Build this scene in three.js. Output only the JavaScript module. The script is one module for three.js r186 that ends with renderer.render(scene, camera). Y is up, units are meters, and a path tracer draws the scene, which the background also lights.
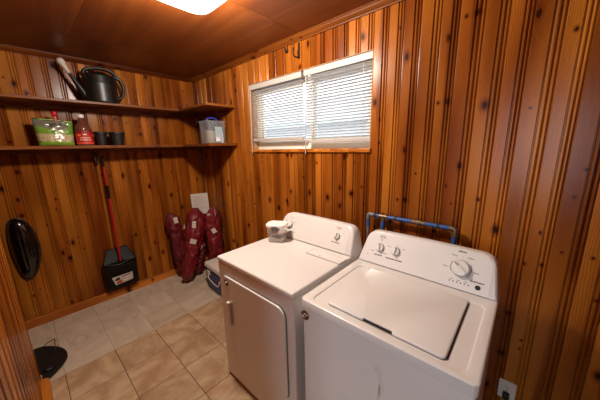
import * as THREE from 'three';
import { mergeGeometries, toCreasedNormals } from 'three/addons/utils/BufferGeometryUtils.js';
import { RoundedBoxGeometry } from 'three/addons/geometries/RoundedBoxGeometry.js';
import { ImprovedNoise } from 'three/addons/math/ImprovedNoise.js';
import { RectAreaLightUniformsLib } from 'three/addons/lights/RectAreaLightUniformsLib.js';

// ---------------------------------------------------------------- camera, sky, exposure
const renderer = new THREE.WebGLRenderer({ antialias: true });
renderer.toneMapping = THREE.LinearToneMapping;
renderer.toneMappingExposure = 1.0;
renderer.shadowMap.enabled = true;
RectAreaLightUniformsLib.init();
const scene = new THREE.Scene();
const camera = new THREE.PerspectiveCamera(76.79, 600 / 400, 0.03, 60);
camera.position.set(3.254, 1.599, 1.634);
camera.rotation.order = 'YXZ';
camera.rotation.set(-0.2101, 0.7378, -0.0222);
scene.background = new THREE.Color().setRGB(2.4, 2.6, 2.75);       // flat overcast sky
// daylight from the window of the next room, which reaches in through the open doorway behind the camera
const dayLight = new THREE.RectAreaLight(new THREE.Color().setRGB(0.74, 0.84, 1.0), 5.2, 1.3, 1.3);
dayLight.position.set(3.35, 1.5, 4.06); dayLight.lookAt(3.35, 1.4, 0); scene.add(dayLight);

// ---------------------------------------------------------------- helpers
let seed = 20231;
const rnd = () => { seed = (seed + 0x6D2B79F5) | 0; let t = Math.imul(seed ^ (seed >>> 15), 1 | seed); t = (t + Math.imul(t ^ (t >>> 7), 61 | t)) ^ t; return ((t ^ (t >>> 14)) >>> 0) / 4294967296; };
const rr = (a, b) => a + (b - a) * rnd();
const noiseGen = new ImprovedNoise();
const N = (x, y, z = 0) => noiseGen.noise(x, y, z);
const sm = (a, b, x) => { const t = Math.min(1, Math.max(0, (x - a) / (b - a))); return t * t * (3 - 2 * t); };
const V3 = (x, y, z) => new THREE.Vector3(x, y, z);
const V2 = (x, y) => new THREE.Vector2(x, y);
const taken = {};
function numbered(n) { taken[n] = (taken[n] ?? -1) + 1; return taken[n] ? `${n}_${String(taken[n]).padStart(3, '0')}` : n; }
function norm(g) {
  g = g.index ? g.toNonIndexed() : g;
  for (const k of Object.keys(g.attributes)) if (!['position', 'normal', 'uv'].includes(k)) g.deleteAttribute(k);
  if (!g.attributes.normal) g.computeVertexNormals();
  if (!g.attributes.uv) g.setAttribute('uv', new THREE.BufferAttribute(new Float32Array(g.attributes.position.count * 2), 2));
  g.morphAttributes = {}; g.clearGroups();
  return g;
}
function mesh(name, geos, mat, parent) {
  const list = (Array.isArray(geos) ? geos : [geos]).map(norm);
  const m = new THREE.Mesh(list.length > 1 ? mergeGeometries(list) : list[0], mat);
  m.name = parent ? name : numbered(name); m.castShadow = m.receiveShadow = true;
  (parent ?? scene).add(m);
  return m;
}
function tag(o, label, category, group, kind) {
  o.userData = { label, category };
  if (group) o.userData.group = group;
  if (kind) o.userData.kind = kind;
  return o;
}
function thing(name, label, category, [x, y, z] = [0, 0, 0], turn = 0, group) {
  const o = new THREE.Group(); o.name = numbered(name); o.position.set(x, y, z); o.rotation.y = turn; scene.add(o);
  return tag(o, label, category, group);
}
const struct = (name, label, category) => { const o = thing(name, label, category); o.userData.kind = 'structure'; return o; };
const at = (g, x, y, z) => g.translate(x, y, z);
const box = (x0, x1, y0, y1, z0, z1) => new THREE.BoxGeometry(x1 - x0, y1 - y0, z1 - z0).translate((x0 + x1) / 2, (y0 + y1) / 2, (z0 + z1) / 2);
const rbox = (x0, x1, y0, y1, z0, z1, r = 0.006, s = 3) => new RoundedBoxGeometry(x1 - x0, y1 - y0, z1 - z0, s, r).translate((x0 + x1) / 2, (y0 + y1) / 2, (z0 + z1) / 2);
const tube = (pts, r, seg = 40, rad = 8) => new THREE.TubeGeometry(new THREE.CatmullRomCurve3(pts.map(p => V3(...p))), seg, r, rad, false);
const cyl = (r0, r1, h, s = 24) => new THREE.CylinderGeometry(r0, r1, h, s);
const lathe = (pts, s = 32) => new THREE.LatheGeometry(pts.map(p => V2(...p)), s);
function rod(a, b, r, s = 12) {                                       // cylinder from a to b
  const A = V3(...a), B = V3(...b), d = B.clone().sub(A);
  const g = cyl(r, r, d.length(), s);
  g.applyQuaternion(new THREE.Quaternion().setFromUnitVectors(V3(0, 1, 0), d.clone().normalize()));
  return g.translate((A.x + B.x) / 2, (A.y + B.y) / 2, (A.z + B.z) / 2);
}
function rrShape(x0, x1, y0, y1, r) {
  const s = new THREE.Shape(); const R = Array.isArray(r) ? r : [r, r, r, r];   // bl, br, tr, tl
  s.moveTo(x0 + R[0], y0); s.lineTo(x1 - R[1], y0); s.absarc(x1 - R[1], y0 + R[1], R[1], -Math.PI / 2, 0, false);
  s.lineTo(x1, y1 - R[2]); s.absarc(x1 - R[2], y1 - R[2], R[2], 0, Math.PI / 2, false);
  s.lineTo(x0 + R[3], y1); s.absarc(x0 + R[3], y1 - R[3], R[3], Math.PI / 2, Math.PI, false);
  s.lineTo(x0, y0 + R[0]); s.absarc(x0 + R[0], y0 + R[0], R[0], Math.PI, Math.PI * 1.5, false);
  return s;
}
const extr = (shape, depth, bevel = 0.002, o = {}) => new THREE.ExtrudeGeometry(shape, { depth: depth - 2 * bevel, bevelEnabled: bevel > 0, bevelThickness: bevel, bevelSize: bevel, bevelOffset: -bevel, bevelSegments: 2, curveSegments: 10, ...o }).translate(0, 0, bevel);
const std = (c, roughness = 0.5, o = {}) => new THREE.MeshPhysicalMaterial({ color: c instanceof THREE.Color ? c : new THREE.Color(c), roughness, ...o });
const lin = (r, g, b) => new THREE.Color().setRGB(r, g, b);
function dataTex(w, h, f, { srgb = true, repeat } = {}) {
  const d = new Uint8Array(w * h * 4);
  for (let j = 0, k = 0; j < h; j++) for (let i = 0; i < w; i++, k += 4) {
    const c = f(i, j); d[k] = Math.max(0, Math.min(255, c[0])); d[k + 1] = Math.max(0, Math.min(255, c[1])); d[k + 2] = Math.max(0, Math.min(255, c[2])); d[k + 3] = 255;
  }
  const t = new THREE.DataTexture(d, w, h, THREE.RGBAFormat);
  t.wrapS = t.wrapT = THREE.RepeatWrapping; t.magFilter = THREE.LinearFilter; t.minFilter = THREE.LinearMipmapLinearFilter; t.generateMipmaps = true;
  if (srgb) t.colorSpace = THREE.SRGBColorSpace;
  if (repeat) t.repeat.set(...repeat);
  t.needsUpdate = true; return t;
}
function canvasTex(w, h, draw) {
  const c = document.createElement('canvas'); c.width = w; c.height = h; draw(c.getContext('2d'), w, h);
  const t = new THREE.CanvasTexture(c); t.colorSpace = THREE.SRGBColorSpace; t.magFilter = THREE.LinearFilter; return t;
}
const mix3 = (a, b, t) => [a[0] + (b[0] - a[0]) * t, a[1] + (b[1] - a[1]) * t, a[2] + (b[2] - a[2]) * t];

// ---------------------------------------------------------------- procedural wood
const COLS = 16, CW = 96, TH = 1536, COLM = 0.12, TALL = 2.4;          // 16 different board faces side by side, 0.12 m x 2.4 m each
const faces = [];
for (let c = 0; c < COLS; c++) {
  const knots = []; const n = 4 + Math.floor(rnd() * 6);
  for (let k = 0; k < n; k++) { const big = rnd() < 0.3; knots.push({ u: rr(0.1, 0.9), v: rnd(), a: (big ? rr(0.009, 0.015) : rr(0.003, 0.007)), b: (big ? rr(0.012, 0.024) : rr(0.004, 0.009)), s: rnd() < 0.5 ? 1 : -1 }); }
  faces.push({ knots, tone: rr(-0.22, 0.22), k: rr(16, 34), z: rr(0, 90), heart: rr(0, 1) });
}
const woodMap = dataTex(COLS * CW, TH, (i, j) => {
  const c = Math.floor(i / CW), f = faces[c]; const u = (i - c * CW + 0.5) / CW, v = (j + 0.5) / TH;
  const x = u * COLM, y = v * TALL;
  let du = 0, core = 0, halo = 0;
  for (const k of f.knots) {
    let dy = v - k.v; dy -= Math.round(dy); dy *= TALL; const dx = x - k.u * COLM;
    const e = Math.sqrt((dx / k.a) ** 2 + (dy / k.b) ** 2) + 0.34 * N(dx * 210, dy * 170, c * 7 + k.v * 31);
    core = Math.max(core, 1 - sm(0.62, 1.1, e)); halo = Math.max(halo, 1 - sm(0.9, 2.6, e));
    const w = Math.exp(-((dy / (k.b * 3.2)) ** 2) - ((dx / (k.a * 3)) ** 2));
    du += (dx > 0 ? -1 : 1) * w * k.a * 0.8;
  }
  // the grain: long wavering rings, periodic along the board
  const A = v * Math.PI * 2, lx = Math.cos(A), ly = Math.sin(A);
  const xx = x + du + 0.006 * N(lx * 1.5 + f.z, ly * 1.5, x * 9) + 0.0015 * N(lx * 6, ly * 6, x * 30 + f.z);
  const ph = xx * f.k * 7 + 1.2 * N(xx * 16, lx * 0.9 + f.z, ly * 0.9);
  let g = ph - Math.floor(ph); g = g < 0.78 ? g / 0.78 : 1 - (g - 0.78) / 0.22; g = g ** 1.6;
  const fine = 0.5 + 0.5 * N(x * 330, lx * 5 + f.z, ly * 5), broad = N(x * 11 + f.z, lx * 0.6, ly * 0.6);
  let t = 0.46 * g + 0.26 * fine + 0.75 * broad + f.tone + 0.02;
  const heart = f.heart > 0.6 ? sm(0.1, 0.5, N(x * 22 + f.z * 3, lx * 0.5, ly * 0.5)) * 0.5 : 0;
  let col = mix3([222, 138, 60], [138, 66, 22], Math.min(1.25, Math.max(-0.25, t)));
  col = mix3(col, [112, 48, 18], heart);
  col = mix3(col, [120, 52, 16], halo * 0.5);
  col = mix3(col, [58, 23, 8], core * (0.82 + 0.18 * fine));
  return col;
});
woodMap.anisotropy = 8;
const woodTones = [[1, 1, 1], [0.82, 0.76, 0.7], [1.12, 1.14, 1.14], [0.92, 0.86, 0.82], [1.04, 0.98, 0.92], [0.88, 0.9, 0.88]];
const WOODT = [0.53, 0.485, 0.31];
const pine = woodTones.map(t => new THREE.MeshPhysicalMaterial({ color: lin(t[0] * WOODT[0], t[1] * WOODT[1], t[2] * WOODT[2]), map: woodMap, roughness: 0.25, specularIntensity: 0.42 }));
const trimWood = new THREE.MeshPhysicalMaterial({ color: lin(0.8, 0.78, 0.56), map: woodMap, roughness: 0.36, specularIntensity: 0.55 });
const shelfWood = new THREE.MeshPhysicalMaterial({ color: lin(0.3, 0.26, 0.22), map: woodMap, roughness: 0.4, specularIntensity: 0.5 });
const darkTrim = new THREE.MeshPhysicalMaterial({ color: lin(0.24, 0.19, 0.14), map: woodMap, roughness: 0.36, specularIntensity: 0.5 });

// a prism: profile [[across, out]...] open at the back, standing from y0 to y1; uv runs in one board face of woodMap
function prism(profile, y0, y1, col = Math.floor(rnd() * COLS), off = rnd(), flip = rnd() < 0.5) {
  const P = [], U = []; const n = profile.length, x0 = profile[0][0], wid = profile[n - 1][0] - x0;
  const uo = Math.max(0, (COLM - wid) * 0.5);
  const uv = (x, y) => { let a = Math.min(0.97, Math.max(0.03, (x - x0 + uo) / COLM)); if (flip) a = 1 - a; return [(col + a) / COLS, y / TALL + off]; };
  const quad = (a, b) => {
    const q = [[a[0], y0, a[1]], [b[0], y0, b[1]], [b[0], y1, b[1]], [a[0], y0, a[1]], [b[0], y1, b[1]], [a[0], y1, a[1]]];
    for (const p of q) { P.push(...p); U.push(...uv(p[0], p[1])); }
  };
  for (let i = 0; i < n - 1; i++) quad(profile[i], profile[i + 1]);
  for (const [y, d] of [[y1, 1], [y0, -1]]) for (let i = 1; i < n - 1; i++) {        // end grain caps
    const t = d > 0 ? [profile[0], profile[i], profile[i + 1]] : [profile[0], profile[i + 1], profile[i]];
    for (const p of t) { P.push(p[0], y, p[1]); U.push(...uv(p[0], y + p[1])); }
  }
  const g = new THREE.BufferGeometry();
  g.setAttribute('position', new THREE.Float32BufferAttribute(P, 3)); g.setAttribute('uv', new THREE.Float32BufferAttribute(U, 2));
  g.computeVertexNormals(); return g;
}
// moulded panelling board: a flat face, then two beads between quirks
function boardProfile(x, w, T = 0.018) {
  const b = Math.min(0.042, w * 0.42), f = x + w - b, q = 0.0095;
  const p = [[x, 0], [x, T - q], [x + 0.0025, T - 0.0005], [x + 0.005, T], [f, T], [f + 0.0025, T - q], [f + 0.006, T - q]];
  const bead = (a, c, h) => { for (const k of [0.12, 0.35, 0.65, 0.88]) p.push([a + (c - a) * k, T - q + h * Math.sin(Math.PI * (0.12 + 0.76 * k))]); };
  bead(f + 0.006, f + 0.006 + (b - 0.012) * 0.62, q + 0.0005); p.push([f + 0.007 + (b - 0.012) * 0.62, T - q]);
  bead(f + 0.009 + (b - 0.012) * 0.62, x + w - 0.002, q - 0.0015); p.push([x + w, T - q], [x + w, 0]);
  return p;
}
function widths(a, b) {                                                // random board edges that fill a..b
  const n = Math.max(1, Math.round((b - a) / 0.098)); let w = []; for (let i = 0; i < n; i++) w.push(rr(0.8, 1.2));
  const s = w.reduce((p, c) => p + c, 0); let x = a; return w.map(v => { const r = [x, v * (b - a) / s]; x += r[1]; return r; });
}
const plaster = std('#b9b2a6', 0.9), backing = std('#4a2a16', 0.8);
// local frame of a panelled wall: x along, y up, z out of the wall (board faces at z = 0)
function panelWall(name, label, boards, pos, turn, backs, H = 2.44) {
  const g = struct(name, label, 'wall'); g.position.set(...pos); g.rotation.y = turn;
  mesh('backing', backs.map(b => box(b[0], b[1], b[2], b[3], -0.16, -0.018)), backing, g);
  for (const [x, w, y0 = 0, y1 = H] of boards) { const m = mesh('board', prism(boardProfile(x, w), y0, y1), pine[Math.floor(rnd() * pine.length)], g); m.position.z = -0.018; }
  return g;
}

// ---------------------------------------------------------------- the room
const H = 2.44, XE = 4.3, ZN = 1.782, XC = 0.81, ZA = 2.75;
const WX0 = 1.118, WX1 = 2.428, WY0 = 1.578, WY1 = 2.192;
{ // window wall
  const b = [];
  for (const r of widths(0, WX0)) b.push([...r]);
  for (const r of widths(WX0, WX1)) { b.push([...r, 0, WY0 - 0.03]); b.push([...r, WY1, H]); }
  const e = [WX1, 2.524, 2.613, 2.708, 2.812, 2.898, 3.006, 3.103, 3.188, 3.293, 3.379, 3.484];
  for (let i = 0; i < e.length - 1; i++) b.push([e[i], e[i + 1] - e[i]]);
  for (const r of widths(3.484, XE)) b.push([...r]);
  panelWall('wall_back', 'varnished knotty pine board wall with the window, behind the washer and dryer', b, [0, 0, 0], 0,
    [[-0.16, WX0, 0, H], [WX1, XE + 0.16, 0, H], [WX0, WX1, 0, WY0 - 0.03], [WX0, WX1, WY1, H]]);
}
panelWall('wall_left', 'varnished knotty pine board wall carrying the two shelves', widths(0, ZA).map(r => [...r]), [0, 0, ZA], Math.PI / 2, [[-0.16, ZA, 0, H]]);
const DX0 = 2.72, DX1 = 3.62, DY = 2.04;
{ // wall on the camera's side, with the open doorway; local x runs from XE back to XC
  const L = XE - XC, b = [], d0 = XE - DX1, d1 = XE - DX0;
  for (const r of widths(0, d0)) b.push([...r]);
  for (const r of widths(d0, d1)) b.push([...r, DY, H]);
  for (const r of widths(d1, L)) b.push([...r]);
  panelWall('wall_front', 'knotty pine board wall seen edge-on at the left of the picture', b, [XE, 0, ZN], Math.PI, [[-0.16, d0, 0, H], [d0, d1, DY, H], [d1, L, 0, H]]);
}
panelWall('wall_right', 'knotty pine board wall closing the room on the right', widths(0, ZN).map(r => [...r]), [XE, 0, 0], -Math.PI / 2, [[0, ZN, 0, H]]);
panelWall('wall_alcove', 'knotty pine board wall at the end of the alcove', widths(0, XC + 0.1).map(r => [...r]), [XC + 0.1, 0, ZA], Math.PI, [[-0.1, XC + 0.26, 0, H]]);
panelWall('wall_alcove_side', 'knotty pine board side wall of the alcove', widths(0, ZA - ZN - 0.145).map(r => [...r]), [XC + 0.0, 0, ZN + 0.145], -Math.PI / 2, [[0, ZA - ZN, 0, H]]);

// ceiling of stained plywood sheets
const plyMap = dataTex(512, 1024, (i, j) => {
  const x = i / 512, y = j / 1024; const a = N(x * 5, y * 1.3, 3), f = N(x * 120, y * 5, 8), c = N(x * 24 + 3 * a, y * 1.6, 1);
  return mix3([166, 92, 48], [118, 58, 28], Math.min(1, Math.max(0, 0.5 + 0.5 * a + 0.3 * c + 0.2 * f)));
});
const ply = [[0.64, 0.64, 0.5], [0.6, 0.59, 0.47]].map(c => new THREE.MeshPhysicalMaterial({ color: lin(...c), map: plyMap, roughness: 0.4, specularIntensity: 0.45 }));
{
  const g = struct('ceiling', 'dark stained plywood ceiling', 'ceiling');
  mesh('ceiling_slab', box(-0.16, XE + 0.16, H + 0.008, H + 0.12, -0.16, ZA + 0.16), plaster, g);
  const xs = [0, 0.62, 1.84, 3.06, XE]; let k = 0;
  for (let i = 0; i < 4; i++) for (const [z0, z1] of [[0, 1.22], [1.22, ZA]]) {
    const p = box(xs[i] + 0.001, xs[i + 1] - 0.001, H, H + 0.008, z0 + 0.001, z1 - 0.001); const po = p.attributes.position, uv = p.attributes.uv;
    for (let v = 0; v < po.count; v++) uv.setXY(v, po.getZ(v) / 1.22 + 0.37 * k, po.getX(v) / 2.44 + 0.13 * k);
    mesh('plywood_sheet', p, ply[k++ % 2], g);
  }
}
// crown moulding: profile [out, down]
function moulding(name, label, prof, from, to, mat, cat) {
  const A = V3(...from), B = V3(...to), L = A.distanceTo(B), dir = B.clone().sub(A).normalize();
  const P = [], U = [], col = Math.floor(rnd() * COLS); const out = V3(-dir.z, 0, dir.x);
  const pt = (p, l) => A.clone().addScaledVector(dir, l).addScaledVector(out, p[0]).add(V3(0, p[1], 0));
  const push = (p, l, s) => { const q = pt(p, l); P.push(q.x, q.y, q.z); U.push((col + 0.1 + 0.8 * s) / COLS, l / TALL); };
  const n = prof.length;
  for (let i = 0; i < n; i++) { const a = prof[i], b = prof[(i + 1) % n], s = i / n, t = (i + 1) / n; push(a, 0, s); push(b, 0, t); push(b, L, t); push(a, 0, s); push(b, L, t); push(a, L, s); }
  const shape = prof.map(p => V2(...p)), tri = THREE.ShapeUtils.triangulateShape(shape, []);
  for (const l of [0, L]) for (const t of tri) for (const k of (l ? t : [...t].reverse())) push(prof[k], l, 0.5);
  const g = new THREE.BufferGeometry(); g.setAttribute('position', new THREE.Float32BufferAttribute(P, 3)); g.setAttribute('uv', new THREE.Float32BufferAttribute(U, 2)); g.computeVertexNormals();
  const m = mesh(name, g, mat); tag(m, label, cat, null, 'structure'); return m;
}
const crown = [[0, -0.04], [0.01, -0.04], [0.013, -0.033], [0.02, -0.03], [0.032, -0.018], [0.037, -0.008], [0.043, -0.006], [0.043, 0], [0, 0]].map(p => [p[0], p[1] - 0.0005]);
moulding('trim_1', 'dark crown moulding above the window wall', crown, [0, H, 0.0005], [XE, H, 0.0005], darkTrim, 'moulding');
moulding('trim_2', 'dark crown moulding above the shelf wall', crown, [0.0005, H, ZA], [0.0005, H, 0.044], darkTrim, 'moulding');
moulding('trim_3', 'crown moulding above the doorway wall', crown, [XE, H, ZN - 0.0005], [XC, H, ZN - 0.0005], darkTrim, 'moulding');
const base = [[0, 0], [0.016, 0], [0.016, 0.07], [0.012, 0.08], [0.006, 0.084], [0, 0.084]];
moulding('baseboard_left', 'honey coloured pine baseboard under the shelf wall', base, [0.0005, 0, ZA], [0.0005, 0, 0.001], trimWood, 'baseboard');
moulding('baseboard_back', 'pine baseboard along the window wall behind the appliances', base, [0.018, 0, 0.0005], [XE, 0, 0.0005], trimWood, 'baseboard');
moulding('baseboard_front', 'short pine baseboard starting beside the black oval stand', base.map(p => [p[0] * 2.6, p[1]]), [DX0 - 0.08, 0, ZN - 0.0005], [XC + 0.16, 0, ZN - 0.0005], trimWood, 'baseboard');

// ---------------------------------------------------------------- floor tiles (12 inch), pale marble look next to the shelf wall, beige beyond
const beigeMap = dataTex(512, 512, (i, j) => {
  const x = i / 512 * 4, y = j / 512 * 4; const w = N(x * 1.1, y * 1.1, 4), a = N(x * 1.6 + 1.5 * w, y * 2.6 + w, 2), b = N(x * 7 + 2 * a, y * 9, 7), f = N(x * 40, y * 40, 1);
  let c = mix3([204, 176, 148], [176, 142, 112], Math.min(1, Math.max(0, 0.45 + 1.1 * a + 0.4 * b)));
  c = mix3(c, [212, 186, 152], sm(0.25, 0.6, N(x * 2.3 + 9 + w, y * 3.1, 5)) * 0.6);
  return c.map(v => v + 8 * f);
});
const paleMap = dataTex(512, 512, (i, j) => {
  const x = i / 512 * 4, y = j / 512 * 4; const w = N(x * 0.9, y * 0.9, 14), a = N(x * 1.3 + 1.4 * w, y * 3.2 + w, 12), f = N(x * 40, y * 40, 1);
  const vein = 1 - sm(0.0, 0.09, Math.abs(N(x * 1.1 + 1.2 * w, y * 2.1, 21)));
  let c = mix3([216, 202, 186], [194, 178, 161], Math.min(1, Math.max(0, 0.5 + 0.9 * a)));
  c = mix3(c, [160, 134, 116], vein * 0.5 * sm(-0.1, 0.4, N(x * 0.8, y * 0.8, 31)));
  return c.map(v => v + 6 * f);
});
{
  const g = struct('floor', 'square tile floor, pale tiles near the shelf wall and beige tiles beyond', 'floor');
  mesh('mortar_bed', box(-0.16, XE + 0.16, -0.12, -0.003, -0.16, ZA + 0.16), std('#5f4836', 0.9), g);
  const tb = [[1, 1, 1], [0.93, 0.92, 0.9], [1.05, 1.04, 1.03]].map(c => std(lin(c[0] * 0.9, c[1] * 0.89, c[2] * 0.82), 0.42, { map: beigeMap }));
  const tp = [[1, 1, 1], [0.95, 0.94, 0.93], [1.04, 1.04, 1.04]].map(c => std(lin(c[0] * 0.92, c[1] * 0.87, c[2] * 0.81), 0.42, { map: paleMap }));
  const SX = 0.3075, SZ = 0.3035, X0 = 0.914, Z0 = 1.359, gb = 0.0019, gp = 0.0006;
  for (let i = -3; i < 12; i++) for (let j = -5; j < 6; j++) {
    const gr = i < 0 ? gp : gb;
    const x0 = Math.max(0, X0 + i * SX + gr), x1 = Math.min(XE, X0 + (i + 1) * SX - gr), z0 = Math.max(0, Z0 + j * SZ + gr), z1 = Math.min(ZA, Z0 + (j + 1) * SZ - gr);
    if (x1 - x0 < 0.02 || z1 - z0 < 0.02 || (z0 > ZN + 0.16 && x0 > XC + 0.1)) continue;
    const t = rbox(x0, x1, -0.012, 0, z0, z1, 0.0016, 1), po = t.attributes.position, uv = t.attributes.uv, ox = rnd(), oz = rnd(), rot = rnd() < 0.5;
    for (let v = 0; v < po.count; v++) { const a = po.getX(v) / 1.2, b = po.getZ(v) / 1.2; uv.setXY(v, (rot ? b : a) + ox, (rot ? a : b) + oz); }
    mesh('tile', t, (i < 0 ? tp : tb)[Math.floor(rnd() * 3)], g);
  }
}
// ---------------------------------------------------------------- the next room beyond the doorway (behind the camera)
{
  const w = std('#cfcac2', 0.9), g = struct('wall_next_room', 'plain painted walls of the room beyond the doorway', 'wall');
  const a = 1.6, b = 5.0, z0 = ZN + 0.162, z1 = 4.1, wx0 = 2.7, wx1 = 4.0, wy0 = 0.85, wy1 = 2.15;
  mesh('wall_panel', [box(a - 0.15, a, 0, H, z0, z1), box(b, b + 0.15, 0, H, z0, z1), box(a - 0.15, wx0, 0, H, z1, z1 + 0.15), box(wx1, b + 0.15, 0, H, z1, z1 + 0.15), box(wx0, wx1, 0, wy0, z1, z1 + 0.15), box(wx0, wx1, wy1, H, z1, z1 + 0.15), box(XE + 0.16, b + 0.15, 0, H, z0 - 0.15, z0)], w, g);
  mesh('ceiling_slab', [box(a - 0.15, b + 0.15, H, H + 0.12, ZA + 0.161, z1 + 0.15), box(XE + 0.161, b + 0.15, H, H + 0.12, z0 - 0.15, ZA + 0.161)], w, g);
  mesh('floor_slab', [box(a - 0.15, b + 0.15, -0.12, -0.001, ZA + 0.161, z1 + 0.15), box(XE + 0.161, b + 0.15, -0.12, -0.001, z0 - 0.15, ZA + 0.161)], std('#8a6a4c', 0.6), g);
  mesh('window_frame', [box(wx0, wx0 + 0.05, wy0, wy1, z1 + 0.04, z1 + 0.09), box(wx1 - 0.05, wx1, wy0, wy1, z1 + 0.04, z1 + 0.09), box(wx0, wx1, wy0, wy0 + 0.05, z1 + 0.04, z1 + 0.09), box(wx0, wx1, wy1 - 0.05, wy1, z1 + 0.04, z1 + 0.09)], std('#e6e4e0', 0.5), g);
  const d = struct('door_1', 'pine casing of the open doorway behind the camera', 'doorway');
  for (const x of [DX0 - 0.075, DX1]) mesh('jamb', rbox(x, x + 0.075, 0, DY + 0.075, ZN - 0.018, ZN - 0.0006, 0.004), trimWood, d);
  mesh('head', rbox(DX0, DX1, DY, DY + 0.075, ZN - 0.018, ZN - 0.0006, 0.004), trimWood, d);
}

// ---------------------------------------------------------------- window, blinds, outside
const vinyl = std('#d9dcd8', 0.4);
{
  const g = struct('window_1', 'sliding window with pale frame behind the blinds', 'window');
  const zf = -0.12, fx0 = WX0, fx1 = WX1, fy0 = WY0 - 0.003, fy1 = WY1;
  mesh('window_frame', [box(fx0, fx0 + 0.05, fy0, fy1, zf - 0.03, zf + 0.03), box(fx1 - 0.05, fx1, fy0, fy1, zf - 0.03, zf + 0.03), box(fx0 + 0.05, fx1 - 0.05, fy0, fy0 + 0.05, zf - 0.03, zf + 0.03), box(fx0 + 0.05, fx1 - 0.05, fy1 - 0.05, fy1, zf - 0.03, zf + 0.03)], vinyl, g);
  const glass = std('#ffffff', 0.02, { transmission: 1, thickness: 0, ior: 1.5 });
  for (const [a, b, z] of [[fx0 + 0.05, 1.86, zf + 0.012], [1.82, fx1 - 0.05, zf - 0.012]]) {
    const s = mesh('sash', [box(a, a + 0.04, fy0 + 0.05, fy1 - 0.05, z - 0.011, z + 0.011), box(b - 0.04, b, fy0 + 0.05, fy1 - 0.05, z - 0.011, z + 0.011), box(a + 0.04, b - 0.04, fy0 + 0.05, fy0 + 0.085, z - 0.011, z + 0.011), box(a + 0.04, b - 0.04, fy1 - 0.085, fy1 - 0.05, z - 0.011, z + 0.011)], vinyl, g);
    mesh('pane', box(a + 0.038, b - 0.038, fy0 + 0.083, fy1 - 0.083, z - 0.002, z + 0.002), glass, s);
  }
  mesh('reveal', [box(fx0 - 0.001, fx0 + 0.004, fy0, fy1, -0.09, -0.001), box(fx1 - 0.004, fx1 + 0.001, fy0, fy1, -0.09, -0.001), box(fx0, fx1, fy1 - 0.004, fy1 + 0.001, -0.09, -0.001)], std('#a9805a', 0.7), g);
  mesh('stool', box(fx0 + 0.001, fx1 - 0.001, WY0 - 0.03, WY0 - 0.004, -0.15, -0.001), std('#c9a57c', 0.6), g);
  mesh('sill', rbox(fx0 - 0.006, fx1 + 0.008, WY0 - 0.03, WY0 - 0.002, 0.0004, 0.016, 0.004), trimWood, g);
}
const slatMat = std('#dcd8d4', 0.45), railMat = std('#b5aea9', 0.45);
function blind(x0, x1, ytop, ybot, label, wandX) {
  const o = thing('window_blind', label, 'blind', [(x0 + x1) / 2, ybot, -0.028], 0, 'white blinds in the window'); const w = (x1 - x0) / 2, h = ytop - ybot;
  mesh('head_rail', rbox(-w, w, h - 0.036, h, -0.018, 0.02, 0.004), railMat, o);
  mesh('valance', rbox(-w, w, h - 0.044, h - 0.001, 0.0205, 0.0245, 0.0018), railMat, o);
  mesh('bottom_rail', rbox(-w + 0.002, w - 0.002, 0, 0.026, -0.012, 0.013, 0.005), railMat, o);
  const n = Math.floor((h - 0.036 - 0.03) / 0.0213); const s = new THREE.Shape(); const R = 0.03, a = 0.43, t = 0.0007;
  for (let k = 0; k <= 5; k++) { const p = -a + 2 * a * k / 5; (k ? s.lineTo : s.moveTo).call(s, R * Math.sin(p), R * Math.cos(p) - R); }
  for (let k = 5; k >= 0; k--) { const p = -a + 2 * a * k / 5; s.lineTo((R - t) * Math.sin(p), (R - t) * Math.cos(p) - R); }
  const sg = norm(new THREE.ExtrudeGeometry(s, { depth: 2 * w - 0.006, bevelEnabled: false }).rotateY(Math.PI / 2).translate(-w + 0.003, 0, 0));
  sg.rotateX(-0.27);                                                    // room-side edge a little up
  for (let k = 0; k < n; k++) { const m = new THREE.Mesh(sg, slatMat); m.name = 'slat'; m.castShadow = m.receiveShadow = true; m.position.y = 0.038 + k * 0.0213 + 0.004; o.add(m); }
  for (const x of [-w + 0.07, w - 0.07]) mesh('ladder_cord', [box(x - 0.001, x + 0.001, 0.02, h - 0.03, 0.0133, 0.0143), box(x - 0.001, x + 0.001, 0.02, h - 0.03, -0.0143, -0.0133)], railMat, o);
  mesh('tilt_wand', [rod([wandX, h - 0.05, 0.036], [wandX, 1.535 - ybot, 0.054], 0.0038, 8), rod([wandX, h - 0.05, 0.036], [wandX, h - 0.03, 0.022], 0.002, 6)], railMat, o);
  return o;
}
blind(1.124, 1.808, WY1 - 0.006, 1.655, 'left white slatted blind in the window, nearer the shelves', -0.31);
blind(1.832, 2.424, WY1 - 0.006, 1.622, 'right white slatted blind in the window, hanging slightly lower', -0.262);

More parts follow.
